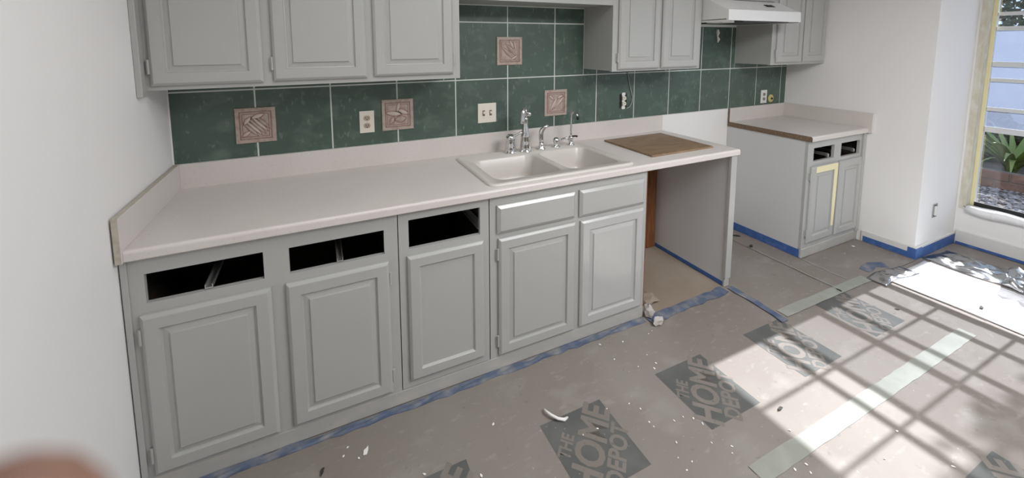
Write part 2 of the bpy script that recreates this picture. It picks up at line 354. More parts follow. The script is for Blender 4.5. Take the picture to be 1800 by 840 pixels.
for i in range(n+1):
    y = WY0-0.015+(WY1-WY0+0.03)*i/n
    rows.append([bm.verts.new((x, y, WZ0+z+0.004*math.sin(i*1.7+x*20)+(0.006 if z > -.01 else -0.008*math.sin(i*.8)))) for x, z in prof])
for a, b in zip(rows, rows[1:]):
    for k in range(len(prof)-1): bm.faces.new((a[k], b[k], b[k+1], a[k+1]))
o = obj('sill_paper', bm, M['cloth'], win, True); md = o.modifiers.new('thickness', 'SOLIDIFY'); md.thickness = 0.0015
obj('bottom_strip', nb(FX0-0.010, FX0-0.002, WY1+0.03, WY0-0.034, WZ0+0.012, WZ0+0.046), M['black'], win)  # thin black strip along the bottom of the window frame
obj('casing_edge', nb(WX-0.006, WX-0.0006, WY0-0.0005, WY0+0.022, WZ0-0.01, WZ1+0.02), M['ytape2'], win)
# unseen glass door added in the window wall for extra daylight
d2 = thing('added_glass_door', Vector((WX+0.08, (DY0+DY1)/2, 0.0)), None, None); d2['kind'] = 'structure'
dm = (DY0+DY1)/2
obj('frame', plate(bmesh.new(), DY1+0.001, DY0-0.001, 0.0, DZ1-0.001, WX+0.05, WX+0.11, [(DY1+0.05, dm-0.02, 0.05, DZ1-0.05), (dm+0.02, DY0-0.05, 0.05, DZ1-0.05)], axis='X'), M['frame'], d2)
for a, b in ((DY1+0.05, dm-0.02), (dm+0.02, DY0-0.05)): obj('pane', nb(WX+0.078, WX+0.083, a, b, 0.05, DZ1-0.05), M['glass'], d2)
# ------------------------------------------------------------------ garden
g = tag(obj('ground', nb(5.31, 40, -30, 30, -0.30, -0.12), M['earth']), kind='structure')
def stones(n, x0, x1, y0, y1, z):
    vs_, fs = [], []
    base = [(1, 0, 0), (-1, 0, 0), (0, 1, 0), (0, -1, 0), (0, 0, 1), (0, 0, -1)]
    F = [(0, 2, 4), (2, 1, 4), (1, 3, 4), (3, 0, 4), (2, 0, 5), (1, 2, 5), (3, 1, 5), (0, 3, 5)]
    for _ in range(n):
        c = (random.uniform(x0, x1), random.uniform(y0, y1), z+random.uniform(-.005, .012)); r = random.uniform(.012, .030); k = len(vs_)
        for b_ in base: vs_.append(tuple(c[i]+b_[i]*r*random.uniform(.6, 1.3)*(0.7 if i == 2 else 1) for i in range(3)))
        fs += [tuple(q+k for q in f) for f in F]
    me = bpy.data.meshes.new('gravel'); me.from_pydata(vs_, [], fs); return me
o = link('gravel', stones(5000, 5.9, 7.72, -2.6, 1.4, -0.112), M['stone'], None, Vector((0, 0, 0))); tag(o, 'grey gravel strip outside the window in front of brick edging', 'gravel', kind='stuff')
be = thing('brick_edging', Vector((7.8, -0.6, -0.12)), 'low red-brown brick edging behind the gravel outside the window', 'edging')
bme = nb(-0.05, 0.05, -0.105, 0.105, 0, 0.095, 0.006, 1); brick_me = bpy.data.meshes.new('brick'); bme.to_mesh(brick_me); bme.free(); brick_me.materials.append(M['brick'])
for c in range(2):
    for k in range(16): link('brick', brick_me, None, be, Vector((7.80+random.uniform(-.006, .006), -2.6+k*0.222+0.11*c, -0.12+0.105*c)))
obj('mortar', nb(7.76, 7.84, -2.7, 1.03, -0.12, 0.085), M['earth'], be)
def strap_plant(x, y, n, L, label, seed):
    rnd = random.Random(seed); t = thing('strap_leaf_plant', Vector((x, y, -0.12)), label, 'plant', 'plants behind the brick edging')
    for k in range(n):
        a = rnd.uniform(0, 2*math.pi); l = L*rnd.uniform(.7, 1.15); w = rnd.uniform(.028, .05); bend = rnd.uniform(.5, 1.25)
        bm = bmesh.new(); prev = None; N = 8
        for i in range(N+1):
            s = i/N; r = l*s*math.sin(bend*s*0.9+0.25); z = l*s*math.cos(bend*s*0.9+0.25)
            c = Vector((x+math.cos(a)*r, y+math.sin(a)*r, -0.12+max(z, 0.0)+0.02)); sd_ = Vector((-math.sin(a), math.cos(a), 0))*w*(1-s**2.2*0.95)
            mid = Vector((0, 0, -w*0.35))
            cur = [bm.verts.new(c-sd_), bm.verts.new(c+mid*(1-s)), bm.verts.new(c+sd_)]
            if prev:
                for q in range(2): bm.faces.new((prev[q], prev[q+1], cur[q+1], cur[q]))
            prev = cur
        obj('leaf', bm, M['leaf'], t, True)
strap_plant(8.55, -0.42, 44, 0.80, 'strap-leaved plant behind the brick edging seen through the lower window pane', 31)
tag(obj('garden_wall', nb(10.05, 10.2, -6, 6, -0.12, 1.78, 0.01, 1), M['stucco']), 'pale stucco garden wall behind the plants, seen through the hazy panes', 'wall')
def shrub(x, y, r, h, n, label, seed):
    rnd = random.Random(seed); t = thing('hedge_shrub', Vector((x, y, -0.12)), label, 'shrub', 'dark shrubs at the back of the garden')
    vs_, fs = [], []
    for _ in range(n):
        a = rnd.uniform(0, 2*math.pi); q = rnd.uniform(0.3, 1)**.5; zz = rnd.uniform(0.03, 1)
        rr = r*q*math.sin(math.pi*min(0.95, 0.25+0.7*zz))**.6
        c = Vector((rr*math.cos(a), rr*math.sin(a), h*zz)); u = Vector((rnd.gauss(0, 1), rnd.gauss(0, 1), rnd.gauss(0, .6))).normalized(); v = u.orthogonal().normalized()
        l = rnd.uniform(.05, .10); k = len(vs_)
        vs_ += [tuple(c-u*l), tuple(c+v*l*.45), tuple(c+u*l), tuple(c-v*l*.45)]; fs.append((k, k+1, k+2, k+3))
    me = bpy.data.meshes.new('foliage'); me.from_pydata(vs_, [], fs); link('foliage', me, M['hedge'], t, Vector((x, y, -0.12)))
    bm = bmesh.new()
    for k in range(5):
        a = k*1.26; tube(bm, [(x, y, -0.12), (x+.15*math.cos(a), y+.15*math.sin(a), h*.4), (x+.5*r*math.cos(a), y+.5*r*math.sin(a), h*.75)], [.03, .02, .008], 6)
    obj('stem', bm, M['stem'], t)
for k, (y, h, lb) in enumerate([(-1.60, 2.9, 'dark leafy shrub above the garden wall, right one of three'), (0.36, 3.1, 'dark leafy shrub above the garden wall, seen through the top pane'), (2.32, 2.9, 'dark leafy shrub above the garden wall, left one of three')]):
    shrub(11.4, y, 0.90, h, 6000, lb, 50+k)
shrub(9.50, 0.10, 0.36, 0.72, 2600, 'low dark shrub between the strap-leaved plant and the garden wall', 61)
shrub(9.50, -0.75, 0.36, 0.70, 2600, 'low dark shrub at the right foot of the garden wall', 62)

# ------------------------------------------------------------------ fill light panels added above the frame to brighten the kitchen
def fill_panel(cx, cy, h, watts, label):
    cl = thing('fill_panel', Vector((cx, cy, CZ-0.07)), label, 'fill light')
    obj('housing', plate(bmesh.new(), cx-h, cx+h, cy-h, cy+h, CZ-0.07, CZ-0.0005, [(cx-h+0.03, cx+h-0.03, cy-h+0.03, cy+h-0.03)], axis='Z'), M['frame'], cl)
    obj('back_plate', nb(cx-h+0.031, cx+h-0.031, cy-h+0.031, cy+h-0.031, CZ-0.02, CZ-0.001), M['hood'], cl)
    ld = bpy.data.lights.new('fill_light', 'AREA'); ld.shape = 'RECTANGLE'; ld.size = 2*h-0.08; ld.size_y = 2*h-0.08; ld.energy = watts; ld.color = (0.985, 0.99, 1.0)
    lo_ = bpy.data.objects.new('fill_light', ld); COL.objects.link(lo_); lo_.parent = cl; lo_.location = (0, 0, 0.03)
fill_panel(2.6, -2.5, 0.65, 74, 'added square white fill light panel above the middle of the kitchen')
fill_panel(1.0, -1.3, 0.45, 9.5, 'smaller added white fill light panel above the left end of the counter')

# ------------------------------------------------------------------ cabinets
FY = -0.62
DOORP = [(0, .019), (0, .009), (.002, .007), (.010, .0005), (.012, 0), (.050, 0), (.053, .0085), (.057, .010), (.0775, .0060), (.0785, .0012), (.080, .0005)]
DOORF = [(0, .019), (0, .009), (.002, .007), (.010, .0005), (.012, 0), (.048, 0), (.050, .002), (.055, .0095), (.057, .010)]
DRAWP = [(0, .019), (0, .010), (.003, .0085), (.014, .0005), (.016, 0)]
def door(parent, x0, x1, z0, z1, yface, hinge=None, m_='cab', prof=DOORP, name='door', hz=None):
    yf = yface-0.0195
    d = obj(name, rings_panel(x0, x1, z0, z1, yf, prof, yface), M[m_], parent)
    if hinge:
        hx = x0 if hinge == 'L' else x1; s = -1 if hinge == 'L' else 1
        for hz_ in (hz or (z0+0.075, z1-0.075)):
            bm = nb(hx+s*0.0005, hx+s*0.014, yface-0.005, yface-0.0005, hz_-0.024, hz_+0.024, 0.001, 1)
            tube(bm, [(hx+s*0.004, yface-0.010, hz_-0.028), (hx+s*0.004, yface-0.010, hz_+0.028)], 0.0048, 8)
            obj('hinge', bm, M['steel' if m_ == 'x' else 'cab'], d)
    return d
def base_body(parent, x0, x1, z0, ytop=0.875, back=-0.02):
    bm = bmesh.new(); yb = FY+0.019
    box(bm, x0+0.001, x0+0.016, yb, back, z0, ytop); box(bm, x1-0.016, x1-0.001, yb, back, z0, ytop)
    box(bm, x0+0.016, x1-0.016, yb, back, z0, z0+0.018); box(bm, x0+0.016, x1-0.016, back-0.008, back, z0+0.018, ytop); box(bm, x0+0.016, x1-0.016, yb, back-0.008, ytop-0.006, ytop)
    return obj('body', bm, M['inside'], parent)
def runner(parent, x, z, lab=None, y0=-0.612, y1=-0.06, w=0.012):
    bm = nb(x-w, x+w, y0, y1, z, z+0.004); box(bm, x-w, x-w+0.0025, y0, y1, z+0.004, z+0.015); box(bm, x+w-0.0025, x+w, y0, y1, z+0.004, z+0.015)
    return obj('drawer_runner', bm, M['steel'], parent)
# two-door unit by the left wall
A = thing('base_cabinet', Vector((0.455, -0.32, 0.064)), 'grey two-door base cabinet against the left wall with two empty drawer openings', 'cabinet')
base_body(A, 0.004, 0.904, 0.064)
obj('face_frame', plate(bmesh.new(), 0.004, 0.904, 0.064, 0.8755, FY, FY+0.019, [(0.064, 0.412, 0.711, 0.815), (0.497, 0.849, 0.708, 0.812)]), M['cab'], A)
door(A, 0.045, 0.432, 0.082, 0.675, FY, 'L'); door(A, 0.481, 0.864, 0.084, 0.676, FY, 'R')
runner(A, 0.238, 0.715); runner(A, 0.676, 0.712)
obj('scribe_strip', nb(0.0045, 0.022, FY-0.006, FY-0.0005, 0.064, 0.8755, 0.001, 1), M['cab'], A)
# single door unit
B = thing('base_cabinet', Vector((1.115, -0.32, 0.064)), 'narrow grey one-door base cabinet with one empty drawer opening, left of the sink unit', 'cabinet')
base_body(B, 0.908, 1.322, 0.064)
obj('face_frame', plate(bmesh.new(), 0.908, 1.322, 0.067, 0.8755, FY, FY+0.019, [(0.951, 1.278, 0.706, 0.835)]), M['cab'], B)
door(B, 0.941, 1.291, 0.104, 0.678, FY, None, 'cab', DOORF)
for x in (0.938, 1.292):
    s = 1 if x < 1 else -1
    bm = nb(x, x+s*0.004, -0.598, -0.06, 0.722, 0.758); box(bm, x, x+s*0.018, -0.598, -0.06, 0.722, 0.727); box(bm, x, x+s*0.012, -0.615, -0.595, 0.722, 0.765)
    obj('drawer_runner', bm, M['steel'], B)
# sink unit
Cc = thing('base_cabinet', Vector((1.806, -0.32, 0.064)), 'grey two-door base cabinet with two false drawer fronts under the sink', 'cabinet')
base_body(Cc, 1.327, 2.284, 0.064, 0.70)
obj('face_frame', plate(bmesh.new(), 1.327, 2.284, 0.064, 0.8755, FY, FY+0.019, []), M['cab'], Cc)
door(Cc, 1.367, 1.799, 0.080, 0.668, FY, 'L'); door(Cc, 1.834, 2.254, 0.084, 0.665, FY, None, 'cabg')
door(Cc, 1.361, 1.797, 0.694, 0.830, FY, None, 'cabh', DRAWP, 'false_drawer_front'); door(Cc, 1.824, 2.257, 0.690, 0.832, FY, None, 'cabh', DRAWP, 'false_drawer_front')
obj('side_panel', nb(2.2845, 2.290, FY, -0.02, 0.064, 0.8755), M['redwood'], Cc)
tag(obj('plinth_board', nb(0.002, 2.286, FY-0.001, FY+0.018, 0.002, 0.0635, 0.001, 1), M['plinth']), 'scuffed grey plinth board along the floor under the long cabinet run', 'plinth')
# open bay for a dishwasher
P = thing('end_panel', Vector((2.995, -0.32, 0.002)), 'grey upright end panel carrying the right end of the long countertop', 'panel')
obj('panel', nb(2.976, 3.014, FY+0.006, -0.035, 0.003, 0.8755), M['cab_lit'], P)
obj('front_stile', nb(2.966, 3.018, FY-0.014, FY+0.0055, 0.060, 0.8755, 0.002, 1), M['cab'], P)
obj('foot_block', nb(2.970, 3.016, FY-0.006, FY+0.0055, 0.003, 0.0595, 0.002, 1), M['plinth'], P)
tag(obj('wall_cleat', nb(2.885, 2.968, -0.045, -0.0015, 0.004, 0.8755, 0.002, 1), M['redwood']), 'brown wooden upright at the back of the empty dishwasher bay', 'wood')
# unit right of the range gap
XB = 3.793
Dd = thing('base_cabinet', Vector((4.165, -0.32, 0.064)), 'grey two-door base cabinet in the right corner with yellow tape on a door', 'cabinet')
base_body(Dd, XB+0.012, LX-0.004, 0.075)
obj('side_panel', nb(XB, XB+0.0115, FY+0.0195, -0.0015, 0.006, 0.8755), M['cab_lit'], Dd)
obj('face_frame', plate(bmesh.new(), XB, LX-0.003, 0.075, 0.8755, FY, FY+0.019, [(3.863, 4.122, 0.722, 0.821), (4.213, 4.470, 0.714, 0.821)]), M['cab'], Dd)
obj('plinth', nb(XB+0.001, LX-0.003, FY-0.004, FY+0.019, 0.004, 0.0745, 0.003, 1), M['plinth'], Dd)
d1 = door(Dd, 3.832, 4.153, 0.115, 0.687, FY, 'L'); door(Dd, 4.186, 4.487, 0.108, 0.687, FY)
for xa, xb_ in ((3.863, 4.122), (4.213, 4.470)):
    for x in (xa+0.03, xb_-0.03):
        bm = nb(x-0.004, x+0.004, -0.598, -0.08, 0.728, 0.752, 0.001, 1); box(bm, x-0.010, x+0.010, -0.60, -0.585, 0.724, 0.745); obj('drawer_runner', bm, M['steel'], Dd)
obj('side_filler', nb(4.500, LX-0.004, FY-0.012, FY-0.0005, 0.075, 0.8755, 0.001, 1), M['cab'], Dd)
# yellow tape across one door
tp = thing('masking_tape', Vector((4.06, -0.645, 0.20)), 'pale yellow masking tape on the corner base cabinet door', 'tape')
yt = FY-0.0198
obj('top_strip', nb(3.875, 4.150, yt-0.0012, yt-0.0004, 0.640, 0.685), M['ytape'], tp)
obj('down_strip', poly_prism(bmesh.new(), [(4.105, 0.640), (4.150, 0.640), (4.147, 0.40), (4.140, 0.20), (4.112, 0.205), (4.104, 0.40)], 'Y', yt-0.0012, yt-0.0004), M['ytape'], tp)

# ------------------------------------------------------------------ countertops
CT = 0.914; CB = 0.876; CF = -0.645; BS = 1.030
def front_profile(yb): # closed outline (y,z): rolled front edge
    r = 0.012; pts = [(yb, CB), (CF+0.004, CB), (CF, CB+0.004)]
    for k in range(6):
        a = math.pi-(math.pi/2)*k/5; pts.append((CF+r+r*math.cos(a), CT-r+r*math.sin(a)))
    return pts+[(yb, CT)]
ct = thing('countertop', Vector((1.52, -0.32, CB)), 'long off-white laminate countertop with a sink cutout and raised backsplash', 'countertop')
bm = bmesh.new(); SX0, SX1, SY0, SY1 = 1.365, 2.195, -0.585, -0.125
poly_prism(bm, front_profile(-0.0205), 'X', 0.0245, SX0); poly_prism(bm, front_profile(-0.0205), 'X', SX1, 3.026); poly_prism(bm, front_profile(SY0), 'X', SX0, SX1)
box(bm, SX0, SX1, SY1, -0.0205, CB, CT)
obj('top', bm, M['lam'], ct)
obj('backsplash', poly_prism(bmesh.new(), [(-0.0205, CB), (-0.0205, BS-0.006), (-0.0165, BS-0.001), (-0.0125, BS), (-0.010, BS), (-0.010, CB)], 'X', 0.0245, 3.026), M['lam'], ct)
obj('side_splash', nb(0.0065, 0.0240, CF-0.008, -0.0105, CB, BS, 0.0012, 1), M['lam'], ct)
bm = nb(0.0065, 0.0236, CF-0.0092, CF-0.0082, CB+0.001, BS-0.001); box(bm, 0.0072, 0.0232, CF-0.0082, -0.011, BS+0.0001, BS+0.0012); obj('raw_edge', bm, M['lamraw'], ct)
obj('raw_end', poly_prism(bmesh.new(), front_profile(-0.0105), 'X', 3.0262, 3.0275), M['chip'], ct)
ct2 = thing('countertop', Vector((4.15, -0.32, CB)), 'short off-white laminate countertop in the right corner with a raw brown left edge', 'countertop')
obj('top', poly_prism(bmesh.new(), front_profile(-0.0205), 'X', XB-0.004, LX-0.021), M['lam'], ct2)
obj('backsplash', nb(XB-0.004, LX-0.021, -0.0200, -0.010, CB, BS, 0.002, 1), M['lam'], ct2)
obj('side_splash', nb(LX-0.0205, LX-0.0015, CF-0.02, -0.0105, CB, BS, 0.0015, 1), M['lam'], ct2)
bm = poly_prism(bmesh.new(), front_profile(-0.0105), 'X', XB-0.0062, XB-0.0042); box(bm, XB-0.0062, XB-0.0042, -0.0200, -0.010, CT, BS); obj('raw_end', bm, M['chip'], ct2)

# ------------------------------------------------------------------ sink
def rrect(x0, x1, y0, y1, r, n=6):
    pts = []
    for cx, cy, a0 in ((x1-r, y1-r, 0), (x0+r, y1-r, 90), (x0+r, y0+r, 180), (x1-r, y0+r, 270)):
        for k in range(n+1):
            a = math.radians(a0+90*k/n); pts.append((cx+r*math.cos(a), cy+r*math.sin(a)))
    return pts
sk = thing('kitchen_sink', Vector((1.77, -0.35, CT)), 'off-white double-bowl drop-in kitchen sink set in the long countertop', 'sink')
bm = bmesh.new(); ZR = 0.9245
def loop(pts, z): return [bm.verts.new((p[0], p[1], z)) for p in pts]
def bridge(a, b):
    n_ = len(a)
    for k in range(n_): bm.faces.new((a[k], a[(k+1) % n_], b[(k+1) % n_], b[k]))
O = (1.335, 2.215, -0.612, -0.085)
def oring(i, z, r=0.045): return loop(rrect(O[0]+i, O[1]-i, O[2]+i, O[3]-i, max(r-i, 0.01)), z)
l0 = oring(0, CT+0.0004); l1 = oring(0.0, CT+0.005); l2 = oring(0.006, ZR); l3 = oring(0.016, ZR+0.001); l4 = oring(0.024, ZR-0.003)
for a, b in ((l0, l1), (l1, l2), (l2, l3), (l3, l4)): bridge(a, b)
holes = []
for (x0, x1, y0, y1) in ((1.395, 1.785, -0.555, -0.195), (1.815, 2.165, -0.555, -0.180)):
    h0 = loop(rrect(x0, x1, y0, y1, 0.06), ZR-0.003); h1 = loop(rrect(x0+0.006, x1-0.006, y0+0.006, y1-0.006, 0.055), ZR-0.010)
    h2 = loop(rrect(x0+0.016, x1-0.016, y0+0.016, y1-0.016, 0.055), ZR-0.11); h3 = loop(rrect(x0+0.03, x1-0.03, y0+0.03, y1-0.03, 0.05), ZR-0.155); h4 = loop(rrect(x0+0.06, x1-0.06, y0+0.06, y1-0.06, 0.04), ZR-0.168)
    for a, b in ((h0, h1), (h1, h2), (h2, h3), (h3, h4)): bridge(a, b)
    bm.faces.new(h4); holes.append(h0)
es = []
for lp in [l4]+holes:
    for k in range(len(lp)):
        e = bm.edges.get((lp[k], lp[(k+1) % len(lp)])); es.append(e)
bmesh.ops.triangle_fill(bm, use_beauty=True, use_dissolve=False, edges=es)
bmesh.ops.recalc_face_normals(bm, faces=bm.faces)
for f in bm.faces:
    if f.normal.z < -0.9 and len(f.verts) == 3: f.normal_flip()
o = obj('basin', bm, M['sink'], sk, True)
for cx, cy in ((1.59, -0.375), (1.99, -0.37)):
    obj('drain', lathe(bmesh.new(), cx, cy, [(0.0, ZR-0.1665), (0.042, ZR-0.1665), (0.042, ZR-0.1635), (0.034, ZR-0.1625), (0.026, ZR-0.1655), (0.0, ZR-0.1655)]), M['drain'], sk, True)
# taps, one thing each
ZD = ZR-0.0025
t = thing('faucet_lever', Vector((1.675, -0.130, ZD)), 'short chrome single-lever faucet handle, leftmost fitting behind the sink', 'faucet')
obj('body', lathe(bmesh.new(), 1.675, -0.130, [(.001, ZD), (.035, ZD), (.035, ZD+.006), (.030, ZD+.010), (.031, ZD+.025), (.027, ZD+.055), (.024, ZD+.072), (.028, ZD+.078), (.028, ZD+.090), (.025, ZD+.103), (.014, ZD+.113), (.001, ZD+.115)]), M['chrome'], t, True)
obj('lever', tube(bmesh.new(), [(1.685, -.132, ZD+.098), (1.705, -.14, ZD+.104), (1.725, -.15, ZD+.118), (1.745, -.155, ZD+.124)], [.008, .006, .006, .008], 10), M['chrome'], t, True)
t = thing('faucet_spout', Vector((1.772, -0.140, ZD)), 'tall chrome bottle-shaped faucet spout curving over the sink', 'faucet')
obj('column', lathe(bmesh.new(), 1.772, -0.140, [(.001, ZD), (.037, ZD), (.037, ZD+.005), (.031, ZD+.010), (.032, ZD+.03), (.030, ZD+.06), (.026, ZD+.085), (.029, ZD+.092), (.027, ZD+.10), (.022, ZD+.112), (.019, ZD+.135), (.0155, ZD+.17), (.0135, ZD+.195), (.018, ZD+.20), (.018, ZD+.207), (.011, ZD+.212), (.001, ZD+.213)]), M['chrome'], t, True)
dx_, dy_ = -0.66, -0.75                                              # the spout points out over the left bowl
pts = [(1.772, -.14, ZD+.195)]
for k in range(9):
    a = math.pi*k/8; q_ = .034*(1-math.cos(a)); pts.append((1.772+dx_*q_, -.14+dy_*q_, ZD+.225+.050*math.sin(a)))
pts.append((1.772+dx_*.069, -.14+dy_*.069, ZD+.205)); pts.append((1.772+dx_*.069, -.14+dy_*.069, ZD+.185))
obj('spout', tube(bmesh.new(), pts, [.0115]*9+[.0115, .014, .015], 12), M['chrome'], t, True)
obj('joint_knob', lathe(bmesh.new(), 1.790, -0.155, [(.001, ZD+.218), (.011, ZD+.222), (.015, ZD+.233), (.011, ZD+.244), (.001, ZD+.248)], 12), M['chrome'], t, True)
t = thing('side_sprayer', Vector((1.888, -0.137, ZD)), 'chrome side sprayer with a bent head, between the spout and the soap pump', 'sprayer')
obj('holder', lathe(bmesh.new(), 1.888, -.137, [(.001, ZD), (.026, ZD), (.026, ZD+.006), (.019, ZD+.012), (.015, ZD+.03), (.013, ZD+.045), (.001, ZD+.046)]), M['chrome'], t, True)
obj('spray_head', tube(bmesh.new(), [(1.888, -.137, ZD+.04), (1.887, -.137, ZD+.07), (1.885, -.137, ZD+.10), (1.890, -.140, ZD+.122), (1.905, -.146, ZD+.140), (1.925, -.152, ZD+.152)], [.011, .015, .016, .014, .012, .013], 12), M['chrome'], t, True)
t = thing('soap_pump', Vector((2.0, -0.130, ZD)), 'chrome ball-shaped soap pump with a wavy nozzle behind the right bowl', 'soap pump')
obj('base', lathe(bmesh.new(), 2.0, -.130, [(.001, ZD), (.026, ZD), (.026, ZD+.005), (.014, ZD+.012), (.012, ZD+.022), (.018, ZD+.030), (.022, ZD+.042), (.018, ZD+.055), (.010, ZD+.062), (.001, ZD+.064)]), M['chrome'], t, True)
obj('nozzle', tube(bmesh.new(), [(2.01, -.133, ZD+.048), (2.03, -.14, ZD+.046), (2.05, -.147, ZD+.054), (2.068, -.152, ZD+.056), (2.08, -.155, ZD+.046)], [.006, .006, .006, .007, .006], 10), M['chrome'], t, True)
t = thing('filter_tap', Vector((2.118, -0.122, ZD)), 'slim chrome gooseneck water-filter tap, rightmost fitting behind the sink', 'tap')
obj('base', lathe(bmesh.new(), 2.118, -.122, [(.001, ZD), (.024, ZD), (.024, ZD+.005), (.015, ZD+.010), (.014, ZD+.04), (.017, ZD+.044), (.013, ZD+.058), (.001, ZD+.06)]), M['chrome'], t, True)
pts = [(2.118, -.122, ZD+.05), (2.118, -.122, ZD+.12), (2.118, -.122, ZD+.18)]
for k in range(1, 8):
    a = math.pi*k/7*0.95; pts.append((2.118+.008*(k/7), -.122-.030*(1-math.cos(a)), ZD+.19+.028*math.sin(a)))
obj('gooseneck', tube(bmesh.new(), pts, .0062, 10), M['chrome'], t, True)
obj('outlet_tip', tube(bmesh.new(), [pts[-1], (2.127, -.181, ZD+.175)], .0085, 10), M['black'], t, True)
obj('lever', tube(bmesh.new(), [(2.118, -.125, ZD+.055), (2.135, -.14, ZD+.060), (2.150, -.15, ZD+.058)], [.005, .005, .007], 8), M['black'], t, True)

# board lying on the counter
cb = thing('cutting_board', Vector((2.65, -0.33, CT)), 'rectangular brown wooden board lying on the right end of the countertop', 'board')
obj('board', nb(2.392, 2.905, -0.548, -0.118, CT+0.0005, CT+0.011, 0.002, 2), M['wood'], cb)

# ------------------------------------------------------------------ upper cabinets and hood
UY = -0.298; UZ = 1.403; UT = 2.13
def upper(label, x0, x1, doors, zb=UZ, zt=UT, strip=False):
    U = thing('wall_cabinet', Vector(((x0+x1)/2, -0.15, zb)), label, 'cabinet')
    obj('body', nb(x0+0.001, x1-0.001, UY+0.0192, -0.0105, zb+0.004, zt), M['cab'], U)
    obj('face_frame', plate(bmesh.new(), x0, x1, zb, zt, UY, UY+0.019, []), M['cab'], U)
    for (a, b, h, z0) in doors: door(U, a, b, z0, zt-0.03, UY, h, 'cab')
    return U
U1 = upper('grey three-door wall cabinet in the left corner above the counter', 0.004, 1.303, [(0.037, 0.419, 'L', 1.421), (0.457, 0.842, 'L', 1.424), (0.875, 1.264, 'R', 1.428)])
obj('scribe_strip', nb(0.0006, 0.020, UY-0.045, UY-0.0005, UZ-0.022, UT, 0.002, 1), M['cab'], U1)
U2 = upper('grey two-door wall cabinet between the sink recess and the range hood', 2.290, 3.052, [(2.330, 2.666, 'L', 1.414), (2.688, 3.018, None, 1.414)])
U3 = upper('grey two-door wall cabinet in the right corner beside the range hood', 3.828, LX-0.003, [(3.878, 4.196, 'L', 1.420), (4.216, 4.510, None, 1.420)])
U4 = thing('wall_cabinet', Vector((1.797, -0.15, 1.81)), 'shallow bridge cabinet over the sink, only its bottom edge in view', 'cabinet')
obj('body', nb(1.304, 2.289, UY+0.0192, -0.0105, 1.812, UT), M['cab'], U4)
obj('face_frame', plate(bmesh.new(), 1.304, 2.289, 1.807, UT, UY, UY+0.019, []), M['cab'], U4)
U5 = thing('wall_cabinet', Vector((3.44, -0.15, 1.885)), 'short grey wall cabinet directly above the range hood', 'cabinet')
obj('body', nb(3.054, 3.826, UY+0.0192, -0.0105, 1.886, UT), M['cab'], U5)
obj('face_frame', plate(bmesh.new(), 3.0535, 3.8265, 1.884, UT, UY, UY+0.019, []), M['cab'], U5)
door(U5, 3.075, 3.435, 1.90, 2.10, UY, 'L'); door(U5, 3.446, 3.806, 1.90, 2.10, UY, 'R')
H = thing('range_hood', Vector((3.44, -0.25, 1.72)), 'off-white under-cabinet range hood between two wall cabinets', 'range hood')
hp = [(-0.0105, 1.728), (-0.0105, 1.882), (-0.290, 1.882), (-0.335, 1.872), (-0.470, 1.800), (-0.492, 1.792), (-0.495, 1.722), (-0.480, 1.722), (-0.478, 1.735)]
obj('shell', poly_prism(bmesh.new(), hp, 'X', 3.058, 3.822), M['hood'], H)
obj('bottom_lip', nb(3.060, 3.068, -0.49, -0.012, 1.716, 1.727), M['hood'], H); obj('bottom_lip', nb(3.812, 3.820, -0.49, -0.012, 1.716, 1.727), M['hood'], H)
obj('filter', nb(3.28, 3.78, -0.44, -0.08, 1.719, 1.727, 0.002, 1), M['mesh'], H)
obj('lamp_lens', nb(3.10, 3.22, -0.42, -0.30, 1.712, 1.727, 0.004, 2), M['platew'], H)
# control plate on the sloping face
sl = Vector((0, 0.135, 0.072)).normalized(); nn = Vector((0, -sl.z, sl.y)); c0 = Vector((3.60, -0.405, 1.8347))
bm = bmesh.new(); box(bm, -0.045, 0.045, -0.016, 0.016, 0.0005, 0.004, 0.001, 1)
for v in bm.verts: v.co = c0+Vector((1, 0, 0))*v.co.x+sl*v.co.y+nn*v.co.z
sw_ = obj('switch_plate', bm, M['black'], H)
for dx in (-0.02, 0.02):
    bm = bmesh.new(); box(bm, dx-0.011, dx+0.011, -0.009, 0.009, 0.0042, 0.008, 0.001, 1)
    for v in bm.verts: v.co = c0+Vector((1, 0, 0))*v.co.x+sl*v.co.y+nn*v.co.z
    obj('rocker', bm, M['mesh'], sw_)

# ------------------------------------------------------------------ outlets and switches (face y of the tiles)
TY = -0.0100
def outlet(cx, cz, label, pm, rm, w=0.0385, h=0.060):
    t = thing('wall_outlet', Vector((cx, TY, cz-h)), label, 'outlet')
    obj('cover_plate', nb(cx-w, cx+w, TY-0.006, TY-0.0002, cz-h, cz+h, 0.002, 2), M[pm], t)
    for s in (-1, 1):
        z = cz+s*0.0205
        r = obj('receptacle', poly_prism(bmesh.new(), [(cx+0.0172*math.cos(a), z+max(-.0135, min(.0135, 0.0172*math.sin(a)))) for a in [2*math.pi*k/24 for k in range(24)]], 'Y', TY-0.0085, TY-0.0062), M[rm], t)
        bm = nb(cx-0.0075, cx-0.0050, TY-0.0092, TY-0.0086, z-0.003, z+0.0065); box(bm, cx+0.0050, cx+0.0075, TY-0.0092, TY-0.0086, z-0.003, z+0.0065); box(bm, cx-0.0025, cx+0.0025, TY-0.0092, TY-0.0086, z-0.010, z-0.005)
        obj('slot', bm, M['black'], r)
    obj('screw', tube(bmesh.new(), [(cx, TY-0.0062, cz), (cx, TY-0.0075, cz)], 0.0032, 10), M['steel'], t)
outlet(0.863, 1.160, 'almond double outlet beside a relief tile, left of the sink', 'plate', 'recep')
outlet(4.231, 1.103, 'white double outlet above the short right countertop', 'platew', 'recepg', 0.040, 0.058)
t = thing('light_switch', Vector((1.5725, TY, 1.096)), 'almond double toggle light switch on the green tiles left of the faucet', 'switch')
cx, cz = 1.5725, 1.156
